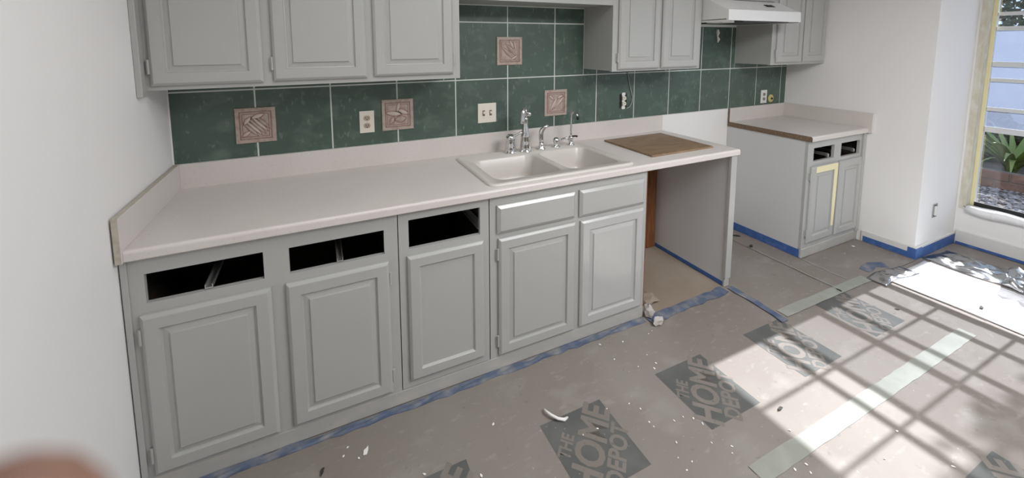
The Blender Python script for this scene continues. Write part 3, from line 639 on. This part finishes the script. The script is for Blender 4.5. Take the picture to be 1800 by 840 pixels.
obj('cover_plate', nb(cx-0.061, cx+0.061, TY-0.006, TY-0.0002, cz-0.060, cz+0.060, 0.002, 2), M['plate'], t)
for s in (-1, 1):
    x = cx+s*0.023; tg = obj('toggle', nb(x-0.005, x+0.005, TY-0.016, TY-0.0062, cz-0.004, cz+0.010, 0.001, 1), M['plate'], t)
    obj('toggle_slot', nb(x-0.008, x+0.008, TY-0.0072, TY-0.0063, cz-0.017, cz+0.017), M['brownp'], tg)
    for z in (cz-0.030, cz+0.030): obj('screw', tube(bmesh.new(), [(x, TY-0.0062, z), (x, TY-0.0074, z)], 0.003, 8), M['steel'], t)
t = thing('uncovered_outlet', Vector((2.644, TY, 1.11)), 'bare outlet without cover plate in a dark wall hole right of the sink', 'outlet')
cx, cz = 2.644, 1.164
obj('wall_hole', nb(cx-0.034, cx+0.034, TY-0.0012, TY-0.0002, cz-0.050, cz+0.050, 0.0003, 1), M['black'], t)
obj('yoke', plate(bmesh.new(), cx-0.012, cx+0.012, cz-0.055, cz+0.055, TY-0.004, TY-0.0015, []), M['platew'], t)
obj('yoke_ears', poly_prism(poly_prism(bmesh.new(), [(cx-.018, cz+.043), (cx+.018, cz+.043), (cx+.013, cz+.060), (cx-.013, cz+.060)], 'Y', TY-.0052, TY-.0042), [(cx-.018, cz-.043), (cx+.018, cz-.043), (cx+.013, cz-.060), (cx-.013, cz-.060)], 'Y', TY-.0052, TY-.0042), M['platew'], t)
for s in (-1, 1):
    z = cz+s*0.020; r = obj('receptacle', poly_prism(bmesh.new(), [(cx+0.0165*math.cos(a), z+max(-.0135, min(.0135, 0.0165*math.sin(a)))) for a in [2*math.pi*k/20 for k in range(20)]], 'Y', TY-0.016, TY-0.0054), M['plate'], t)
    bm = nb(cx-0.0075, cx-0.0050, TY-0.0168, TY-0.0162, z-0.003, z+0.0065); box(bm, cx+0.0050, cx+0.0075, TY-0.0168, TY-0.0162, z-0.003, z+0.0065); obj('slot', bm, M['black'], r)
tag(obj('loose_wire', tube(bmesh.new(), [(2.668, -0.014, 1.392), (2.685, -0.013, 1.33), (2.704, -0.013, 1.26), (2.727, -0.014, 1.19), (2.722, -0.016, 1.15), (2.70, -0.02, 1.118), (2.672, -0.017, 1.108)], 0.0032, 6), mat('grey_wire', (0.36, 0.38, 0.35), 0.5), None, True), 'thin grey wire hanging down the tiles to the bare outlet', 'wire')
t = thing('gas_valve_plate', Vector((4.330, TY, 1.045)), 'round yellow pipe plate on the tiles next to the white outlet', 'pipe plate')
bm = tube(bmesh.new(), [(4.332, TY-0.0003, 1.081), (4.332, TY-0.004, 1.081), (4.332, TY-0.010, 1.081)], [0.036, 0.036, 0.028], 24); obj('plate', bm, M['brass'], t, False)
obj('plug', tube(bmesh.new(), [(4.332, TY-0.0102, 1.081), (4.332, TY-0.018, 1.081)], [0.011, 0.009], 6), M['dark'], t)
t = thing('outlet_box', Vector((4.79, PY, 0.27)), 'open metal outlet box low on the white wall beside the window', 'outlet box')
bx, bz = 4.79, 0.325
obj('box_rim', plate(bmesh.new(), bx-0.032, bx+0.032, bz-0.052, bz+0.052, PY-0.005, PY-0.0005, [(bx-0.024, bx+0.024, bz-0.044, bz+0.044)]), M['galv'], t)
obj('box_back', nb(bx-0.0235, bx+0.0235, PY-0.0016, PY-0.0006, bz-0.0435, bz+0.0435), M['dark'], t)
obj('receptacle', nb(bx-0.012, bx+0.010, PY-0.012, PY-0.0018, bz-0.036, bz+0.036, 0.003, 2), M['platew'], t)

# ------------------------------------------------------------------ floor covering
def sheet(name, x0, x1, y0, y1, z, material, amp=0.0, jit=0.004, step=0.12, seed=1):
    nx, ny = max(2, int((x1-x0)/step)), max(2, int((y1-y0)/step)); bm = bmesh.new(); G_ = []
    rnd = random.Random(seed)
    for i in range(nx+1):
        row = []
        for j in range(ny+1):
            x, y = x0+(x1-x0)*i/nx, y0+(y1-y0)*j/ny
            if i in (0, nx): x += rnd.uniform(-jit, jit)
            if j in (0, ny): y += rnd.uniform(-jit, jit)
            h = amp*(0.5+0.5*mnoise.noise(Vector((x*5, y*5, seed))))
            row.append(bm.verts.new((x, y, z+h)))
        G_.append(row)
    top = [bm.faces.new((G_[i][j], G_[i+1][j], G_[i+1][j+1], G_[i][j+1])) for i in range(nx) for j in range(ny)]
    r = bmesh.ops.extrude_face_region(bm, geom=top)
    for v in [g_ for g_ in r['geom'] if isinstance(g_, bmesh.types.BMVert)]: v.co.z = z-0.0011
    bmesh.ops.recalc_face_normals(bm, faces=bm.faces)
    return obj(name, bm, M[material], None, False)
ZP = 0.0
p1 = tag(sheet('floor_paper', 0.004, 4.08, -1.475, -0.623, ZP, 'paper', 0.0, 0.0, seed=2), 'long brown floor paper strip with dark printed squares along the base cabinets', 'floor paper')
p2 = tag(sheet('floor_paper', 0.02, 5.14, -3.4, -1.45, ZP+0.0013, 'paper', 0.0, 0.003, seed=3), 'brown floor paper strip in the sunlight at the bottom right', 'floor paper')
p3 = tag(sheet('floor_paper', 3.02, 3.62, -0.96, -0.004, ZP+0.0013, 'paper', 0.002, 0.004, seed=4), 'brown floor paper in the empty range gap', 'floor paper')
p4 = tag(sheet('floor_paper', 3.71, 4.525, -0.975, -0.626, ZP+0.0035, 'paper', 0.002, 0.004, seed=5), 'brown floor paper piece in front of the corner base cabinet', 'floor paper')
p7 = tag(sheet('floor_paper', 3.605, 3.791, -0.957, -0.004, ZP+0.0042, 'paper', 0.002, 0.003, seed=14), 'narrow overlapping floor paper strip along the corner cabinet side panel', 'floor paper')
for x_, y0_, y1_ in ((3.609, -0.955, -0.35), (3.785, -0.905, -0.63)):
    obj('raised_edge', tube(bmesh.new(), [(x_+0.003*math.sin(k*1.3), y0_+(y1_-y0_)*k/12, ZP+0.0075) for k in range(13)], 0.0040, 6), M['wtape'], p7, True)
p5 = tag(sheet('floor_paper', 2.292, 2.974, -0.64, -0.004, ZP+0.0012, 'paper2', 0.002, 0.004, seed=6), 'tan floor paper inside the empty dishwasher bay', 'floor paper')
p6 = tag(sheet('floor_paper', 4.03, 5.14, -1.46, -0.98, ZP+0.0013, 'paper', 0.002, 0.004, seed=7), 'grey-brown floor paper along the wall under the window', 'floor paper')
def text_mesh(txt, size, off=0.0):
    c = bpy.data.curves.new('txt', 'FONT'); c.body = txt; c.size = size; c.offset = off; c.space_character = 0.98; c.fill_mode = 'FRONT'; c.resolution_u = 3
    o = bpy.data.objects.new('txt', c); COL.objects.link(o); bpy.context.view_layer.update()
    me = bpy.data.meshes.new_from_object(o.evaluated_get(bpy.context.evaluated_depsgraph_get())); bpy.data.objects.remove(o); bpy.data.curves.remove(c); return me
def fit(me, L, hgt, ox, oy):
    xs = [v.co.x for v in me.vertices]; ys = [v.co.y for v in me.vertices]; a, b, c, d = min(xs), max(xs), min(ys), max(ys)
    for v in me.vertices: v.co = Vector((ox+(v.co.x-(a+b)/2)/(b-a)*L, oy+(v.co.y-(c+d)/2)/(d-c)*hgt, 0))
    return me
words = [('THE', 0.105, 0.050, -0.045, 0.098), ('HOME', 0.365, 0.118, 0.0, 0.006), ('DEPOT', 0.255, 0.070, 0.0, -0.094)]
wm = [(fit(text_mesh(w, 0.1, 0.0030), L, h, ox, oy)) for w, L, h, ox, oy in words]
R45 = Matrix.Rotation(math.radians(45), 4, 'Z')
for me in wm:
    me.transform(R45); me.materials.append(M['paperl'])
pd = bpy.data.meshes.new('print_square'); b_ = nb(-0.1525, 0.1525, -0.1525, 0.1525, 0, 0.0004); b_.to_mesh(pd); b_.free(); pd.materials.append(M['ink'])
def logo(cx, cy, parent, z):
    q = link('printed_square', pd, None, parent, Vector((cx, cy, z)))
    for me in wm: link('printed_word', me, None, q, Vector((cx, cy, z+0.0007)))
for cx in (0.292, 0.925, 1.5545, 2.189, 2.826, 3.462): logo(cx, -1.110, p1, ZP+0.0002)
for cx in (1.52, 2.155, 2.79, 3.425): logo(cx, -1.918, p2, ZP+0.0017)
def tape(name, pts, w, z, material, label, parent=None, jit=0.003, lift=0.0, seed=0, cat='tape', th=0.0006):
    """a flat strip along floor points with slightly torn edges"""
    rnd = random.Random(seed); P_ = [Vector((p[0], p[1], 0)) for p in pts]; dense = []
    for a, b in zip(P_, P_[1:]):
        k = max(1, int((b-a).length/0.05)); dense += [a+(b-a)*i/k for i in range(k)]
    dense.append(P_[-1]); bm = bmesh.new(); prev = None; fs = []
    for i, c in enumerate(dense):
        d = (dense[min(i+1, len(dense)-1)]-dense[max(i-1, 0)]).normalized(); s = Vector((-d.y, d.x, 0))
        cur = []
        for k, f in enumerate((-.5, -.17, .17, .5)):
            cur.append(bm.verts.new(c+s*(w*f+(rnd.uniform(-jit, jit) if k in (0, 3) else 0))+Vector((0, 0, z+th+lift*rnd.random()))))
        if prev:
            for k in range(3): fs.append(bm.faces.new((prev[k], prev[k+1], cur[k+1], cur[k])))
        prev = cur
    r = bmesh.ops.extrude_face_region(bm, geom=fs)
    for v in [g_ for g_ in r['geom'] if isinstance(g_, bmesh.types.BMVert)]: v.co.z = z
    bmesh.ops.recalc_face_normals(bm, faces=bm.faces)
    return tag(obj(name, bm, M[material], parent), label, cat)
tape('seam_tape', [(2.03, -1.452), (2.9, -1.452), (3.80, -1.447)], 0.066, ZP+0.0028, 'wtape', 'pale paper tape strip running through the sunlit floor squares', jit=0.002)
tape('seam_tape', [(3.04, -0.942), (3.45, -0.944), (3.93, -0.953)], 0.062, ZP+0.0052, 'wtape', 'pale paper tape strip in front of the range gap', jit=0.002)
tape('blue_tape', [(0.03, -0.642), (0.6, -0.644), (1.25, -0.645), (1.9, -0.643), (2.27, -0.642)], 0.034, ZP+0.0003, 'blued', 'dusty blue tape on the floor along the long cabinet run', jit=0.007, lift=0.006, seed=3)
tape('blue_tape', [(2.29, -0.668), (2.6, -0.655), (2.95, -0.648)], 0.060, ZP+0.0042, 'blued', 'wide wrinkled blue tape across the front of the dishwasher bay', jit=0.007, lift=0.004, seed=4)
tape('blue_tape', [(3.00, -0.645), (3.005, -0.80), (2.985, -0.99)], 0.045, ZP+0.0052, 'blued', 'blue tape strip on the floor running out from the end panel', jit=0.005, lift=0.003, seed=5)
tape('blue_tape', [(4.02, -0.895), (4.16, -0.88), (4.24, -0.93)], 0.07, ZP+0.0060, 'blued', 'loose blue tape patch on the floor left of the white wall corner', jit=0.012, lift=0.003, seed=6)
def vtape(name, x0, x1, y0, y1, z0, z1, material, label): return tag(obj(name, nb(x0, x1, y0, y1, z0, z1), M[material]), label, 'tape')
vtape('blue_tape', 2.9738, 2.9755, -0.61, -0.04, 0.0045, 0.032, 'blue', 'thin blue tape along the foot of the end panel inside the bay')
vtape('blue_tape', XB-0.0018, XB-0.0003, FY+0.01, -0.004, 0.0062, 0.068, 'blue', 'blue tape along the foot of the corner cabinet side panel')
vtape('blue_tape', LX-0.0158, LX-0.0143, PY-0.010, -0.668, 0.0070, 0.050, 'blue', 'blue tape on the baseboard right of the corner base cabinet')
t = thing('blue_tape', Vector((4.8, PY-0.015, 0.003)), 'bright blue tape on the baseboard below the metal outlet box', 'tape')
obj('long_strip', nb(LX+0.07, WX-0.016, PY-0.0155, PY-0.0143, 0.0035, 0.078), M['blue'], t)
bm = nb(LX-0.0175, LX+0.068, PY-0.0160, PY-0.0145, 0.008, 0.086); box(bm, LX-0.0175, LX-0.0162, PY-0.0145, PY+0.03, 0.008, 0.086); obj('corner_wrap', bm, M['blue'], t)
vtape('blue_tape', WX-0.0158, WX-0.0143, -3.0, PY-0.022, 0.0035, 0.024, 'blue', 'narrow dark blue tape at the foot of the wall under the window')

# white sheet and crumpled clear film by the window
def crumple(name, x0, x1, y0, y1, z, amp, freq, material, label, cat, step=0.018, seed=0, edge=0.02, rough=True):
    nx, ny = int((x1-x0)/step), int((y1-y0)/step); bm = bmesh.new(); G_ = []
    for i in range(nx+1):
        row = []
        for j in range(ny+1):
            u, v = i/nx, j/ny; x, y = x0+(x1-x0)*u, y0+(y1-y0)*v
            ex = edge*mnoise.noise(Vector((0, y*4, seed+.3))); ey = edge*mnoise.noise(Vector((x*4, 0, seed+.7)))
            w1 = mnoise.noise(Vector((x*freq, y*freq, seed))); w2 = mnoise.noise(Vector((x*freq*2.3+5, y*freq*2.3, seed)))
            h = amp*(abs(w1)*1.2+abs(w2)*0.6) if rough else amp*(0.5+0.5*w1)
            fall = min(1, 6*min(u, 1-u, v, 1-v)+0.12)
            row.append(bm.verts.new((x+ex, y+ey, z+h*fall)))
        G_.append(row)
    for i in range(nx):
        for j in range(ny): bm.faces.new((G_[i][j], G_[i+1][j], G_[i+1][j+1], G_[i][j+1]))
    o = obj(name, bm, M[material], None, True); md = o.modifiers.new('thickness', 'SOLIDIFY'); md.thickness = 0.0006; md.offset = 1
    return tag(o, label, cat)
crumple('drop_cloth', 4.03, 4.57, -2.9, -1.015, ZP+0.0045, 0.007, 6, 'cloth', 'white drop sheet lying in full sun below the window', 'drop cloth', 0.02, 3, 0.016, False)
crumple('plastic_film', 4.60, 4.92, -1.62, -1.00, ZP+0.006, 0.035, 9, 'plastic', 'crumpled clear plastic film between the drop sheet and the window wall', 'plastic film', 0.014, 5, 0.06)
crumple('plastic_film', 4.50, 4.82, -1.80, -1.36, ZP+0.045, 0.10, 7, 'plastic', 'bunched-up heap of clear plastic film at the right edge by the window', 'plastic film', 0.014, 9, 0.06)
crumple('plastic_film', 3.93, 4.32, -1.06, -0.955, ZP+0.007, 0.022, 10, 'plastic', 'small scrap of clear plastic at the left end of the drop sheet', 'plastic film', 0.012, 12, 0.03)

# litter on the floor
rnd = random.Random(11)
def flake_mesh(k):
    bm = bmesh.new(); n_ = 7; pts = [(math.cos(2*math.pi*i/n_)*rnd.uniform(.5, 1.2), math.sin(2*math.pi*i/n_)*rnd.uniform(.4, .9)) for i in range(n_)]
    poly_prism(bm, pts, 'Z', 0, 0.25); me = bpy.data.meshes.new('paint_flake'); bm.to_mesh(me); bm.free(); me.materials.append(M['flake']); return me
fm = [flake_mesh(k) for k in range(5)]
spots = [(1.839, -1.07), (1.827, -1.131), (1.829, -1.154), (1.927, -1.17), (1.976, -1.173), (1.86, -1.241), (1.986, -1.3), (2.045, -1.341), (2.022, -1.36), (1.853, -1.319), (1.81, -1.333), (1.611, -1.066), (1.707, -1.01), (2.009, -1.196), (2.024, -1.228), (1.229, -0.872), (1.997, -0.891), (2.092, -0.911), (1.812, -1.03), (1.542, -1.064), (1.818, -1.287), (1.921, -0.697), (2.044, -0.73), (2.212, -0.742), (2.245, -0.733), (2.092, -0.851), (2.06, -0.93), (1.922, -0.806), (0.731, -0.771), (0.667, -0.725), (0.704, -0.787), (0.651, -0.754), (1.108, -1.038), (0.919, -0.947), (2.323, -1.395), (2.234, -1.502), (2.176, -1.495), (2.216, -1.527), (2.528, -1.612), (2.722, -1.73), (2.713, -1.576), (4.355, -0.684), (4.168, -0.719)]
for k, (x, y) in enumerate(spots):
    z = ZP+0.0022 if y > -1.45 else ZP+0.0032
    if x > 3.7: z = ZP+0.0060
    o = link('paint_flake', fm[k % 5], None, None, Vector((x, y, z))); s = rnd.uniform(.0035, .0065)
    if k in (28, 41): s = .014
    o.scale = (s*rnd.uniform(.8, 1.5), s, s*.6); o.rotation_euler = (0, 0, rnd.uniform(0, 6.28))
    tag(o, 'tiny white paint flake scattered on the brown floor paper', 'paint flake', 'paint flakes on the floor paper')
for k, (x, y, s, lb) in enumerate([(2.388, -1.318, .012, 'small dark scrap at the left edge of the sunlit floor patch'), (0.574, -0.783, .012, 'small dark scrap near the leftmost base cabinet'), (3.701, -1.196, .009, 'small dark scrap beside the rightmost printed square in the sun'), (4.151, -1.40, .016, 'dark scrap lying on the white drop sheet'), (3.60, -0.955, .013, 'dark scrap on the pale tape in front of the range gap'), (3.70, -0.20, .022, 'dark torn paper bit deep in the range gap'), (3.64, -0.36, .022, 'dark torn paper bit halfway into the range gap')]):
    bm = bmesh.new(); poly_prism(bm, [(-1.4, -.3), (-.2, -.5), (1.2, -.2), (.9, .4), (-.1, .5), (-.9, .1)], 'Z', 0, .4); me = bpy.data.meshes.new('dark_scrap'); bm.to_mesh(me); bm.free()
    o = link('dark_scrap', me, M['dark'], None, Vector((x, y, ZP+(0.012 if x > 4 else 0.007 if y > -1 and x > 3 else 0.003)))); o.scale = (s, s, s*.6); o.rotation_euler = (0, 0, k*1.1); tag(o, lb, 'scrap')
curl = [(1.455+0.0, -0.905), (1.452, -0.925), (1.462, -0.952), (1.482, -0.972), (1.508, -0.980), (1.53, -0.972)]
tag(obj('caulk_curl', tube(bmesh.new(), [(x, y, ZP+0.010+0.010*math.sin(i*0.9)) for i, (x, y) in enumerate(curl)], [.003, .005, .006, .006, .007, .004], 7), M['flake'], None, True), 'curled strip of white caulk beside a printed square on the floor', 'caulk')
def crumpled_ball(name, x, y, z, r, material, label, cat, seed, flat=0.6):
    bm = bmesh.new(); bmesh.ops.create_icosphere(bm, subdivisions=2, radius=1.0)
    for v in bm.verts:
        n_ = mnoise.noise(v.co*1.5+Vector((seed, 0, 0))); k = 0.7+0.9*abs(n_)+0.18*mnoise.noise(v.co*3+Vector((seed, 3, 0))); v.co = Vector((v.co.x*r[0]*k+x, v.co.y*r[1]*k+y, max(-0.0, (v.co.z*k+.55))*r[2]+z))
    return tag(obj(name, bm, M[material]), label, cat)
crumpled_ball('torn_paper', 2.315, -0.640, ZP+0.008, (.028, .030, .045), 'chalk', 'crumpled grey masking paper at the foot of the sink cabinet corner', 'paper scrap', 2)
crumpled_ball('torn_paper', 2.315, -0.705, ZP+0.006, (.034, .022, .028), 'chalk', 'flat grey paper scrap just in front of the sink cabinet corner', 'paper scrap', 5)
crumpled_ball('torn_paper', 2.42, -0.52, ZP+0.004, (.075, .06, .030), 'paper2', 'crumpled brown paper on the floor at the mouth of the dishwasher bay', 'paper scrap', 9)

# garden tree: its leaves break up the sun on the floor at the bottom right
gt = thing('garden_tree', Vector((9.9, -2.5, -0.12)), 'tall garden tree beyond the window, above the view', 'tree')
obj('trunk', tube(bmesh.new(), [(9.9, -2.5, -0.12), (9.8, -2.45, 1.6), (9.6, -2.3, 3.2), (9.2, -1.95, 4.2)], [.10, .085, .06, .02], 8), M['stem'], gt, True)
rt = random.Random(77); vs_, fs_ = [], []
for _ in range(120):
    c = Vector((rt.gauss(9.0, .22), rt.gauss(-1.77, .06), rt.gauss(4.13, .17))); u = Vector((rt.gauss(0, 1), rt.gauss(0, 1), rt.gauss(0, .6))).normalized(); v = u.orthogonal().normalized(); l = rt.uniform(.05, .09); k = len(vs_)
    vs_ += [tuple(c-u*l), tuple(c+v*l*.5), tuple(c+u*l), tuple(c-v*l*.5)]; fs_.append((k, k+1, k+2, k+3))
me = bpy.data.meshes.new('foliage'); me.from_pydata(vs_, [], fs_); link('foliage', me, M['hedge'], gt, Vector((0, 0, 0)))

# the photographer's hand: a fingertip reaches in front of the lens
J = {'tip': (0.6008, -2.2060, 1.5312), 'dip': (0.5825, -2.215, 1.5089), 'pip': (0.5662, -2.2242, 1.4905), 'mcp': (0.5418, -2.2492, 1.4658), 'wrist': (0.5056, -2.298, 1.4087), 'm0': (0.5527, -2.2491, 1.4512), 'm1': (0.5856, -2.2293, 1.4438), 'm2': (0.596, -2.2402, 1.4282), 'm3': (0.5817, -2.2524, 1.42), 'r0': (0.5578, -2.2573, 1.4376), 'r1': (0.5914, -2.2405, 1.4264), 'r2': (0.5974, -2.2515, 1.4121), 'r3': (0.5819, -2.2617, 1.4067), 'p0': (0.5557, -2.2666, 1.4255), 'p1': (0.5832, -2.2539, 1.412), 'p2': (0.5871, -2.2623, 1.4025), 'p3': (0.5742, -2.2691, 1.3988), 't0': (0.5099, -2.2714, 1.4362), 't1': (0.5088, -2.2545, 1.4648), 't2': (0.5224, -2.2489, 1.4888), 't3': (0.535, -2.2503, 1.5065), 'fa': (0.4625, -2.357, 1.351), 'fb': (0.386, -2.4541, 1.2632)}
RAD = {'tip': .0102, 'dip': .0088, 'pip': .0095, 'mcp': .012, 'wrist': .024, 'm0': .012, 'm1': .0095, 'm2': .0088, 'm3': .008, 'r0': .0115, 'r1': .009, 'r2': .0084, 'r3': .0078, 'p0': .0105, 'p1': .0082, 'p2': .0076, 'p3': .007, 't0': .016, 't1': .0125, 't2': .0115, 't3': .0095, 'fa': .030, 'fb': .040}
keys = list(J); E_ = [('wrist', 'mcp'), ('mcp', 'pip'), ('pip', 'dip'), ('dip', 'tip'), ('wrist', 'm0'), ('m0', 'm1'), ('m1', 'm2'), ('m2', 'm3'), ('wrist', 'r0'), ('r0', 'r1'), ('r1', 'r2'), ('r2', 'r3'), ('wrist', 'p0'), ('p0', 'p1'), ('p1', 'p2'), ('p2', 'p3'), ('wrist', 't0'), ('t0', 't1'), ('t1', 't2'), ('t2', 't3'), ('wrist', 'fa'), ('fa', 'fb')]
org = Vector(J['wrist'])
me = bpy.data.meshes.new('person'); me.from_pydata([tuple(Vector(J[k])-org) for k in keys], [(keys.index(a), keys.index(b)) for a, b in E_], [])
hand = bpy.data.objects.new('person', me); COL.objects.link(hand); hand.location = org; WPOS[hand] = org
sk_ = hand.modifiers.new('skin', 'SKIN'); sk_.use_smooth_shade = True
for k, kk in enumerate(keys):
    me.skin_vertices[0].data[k].radius = (RAD[kk], RAD[kk]); me.skin_vertices[0].data[k].use_root = (kk == 'wrist')
sb_ = hand.modifiers.new('subdivision', 'SUBSURF'); sb_.levels = 2; sb_.render_levels = 2
me.materials.append(M['skin'])
tag(hand, 'blurred bare fingertip of a hand reaching in at the bottom left corner', 'hand')
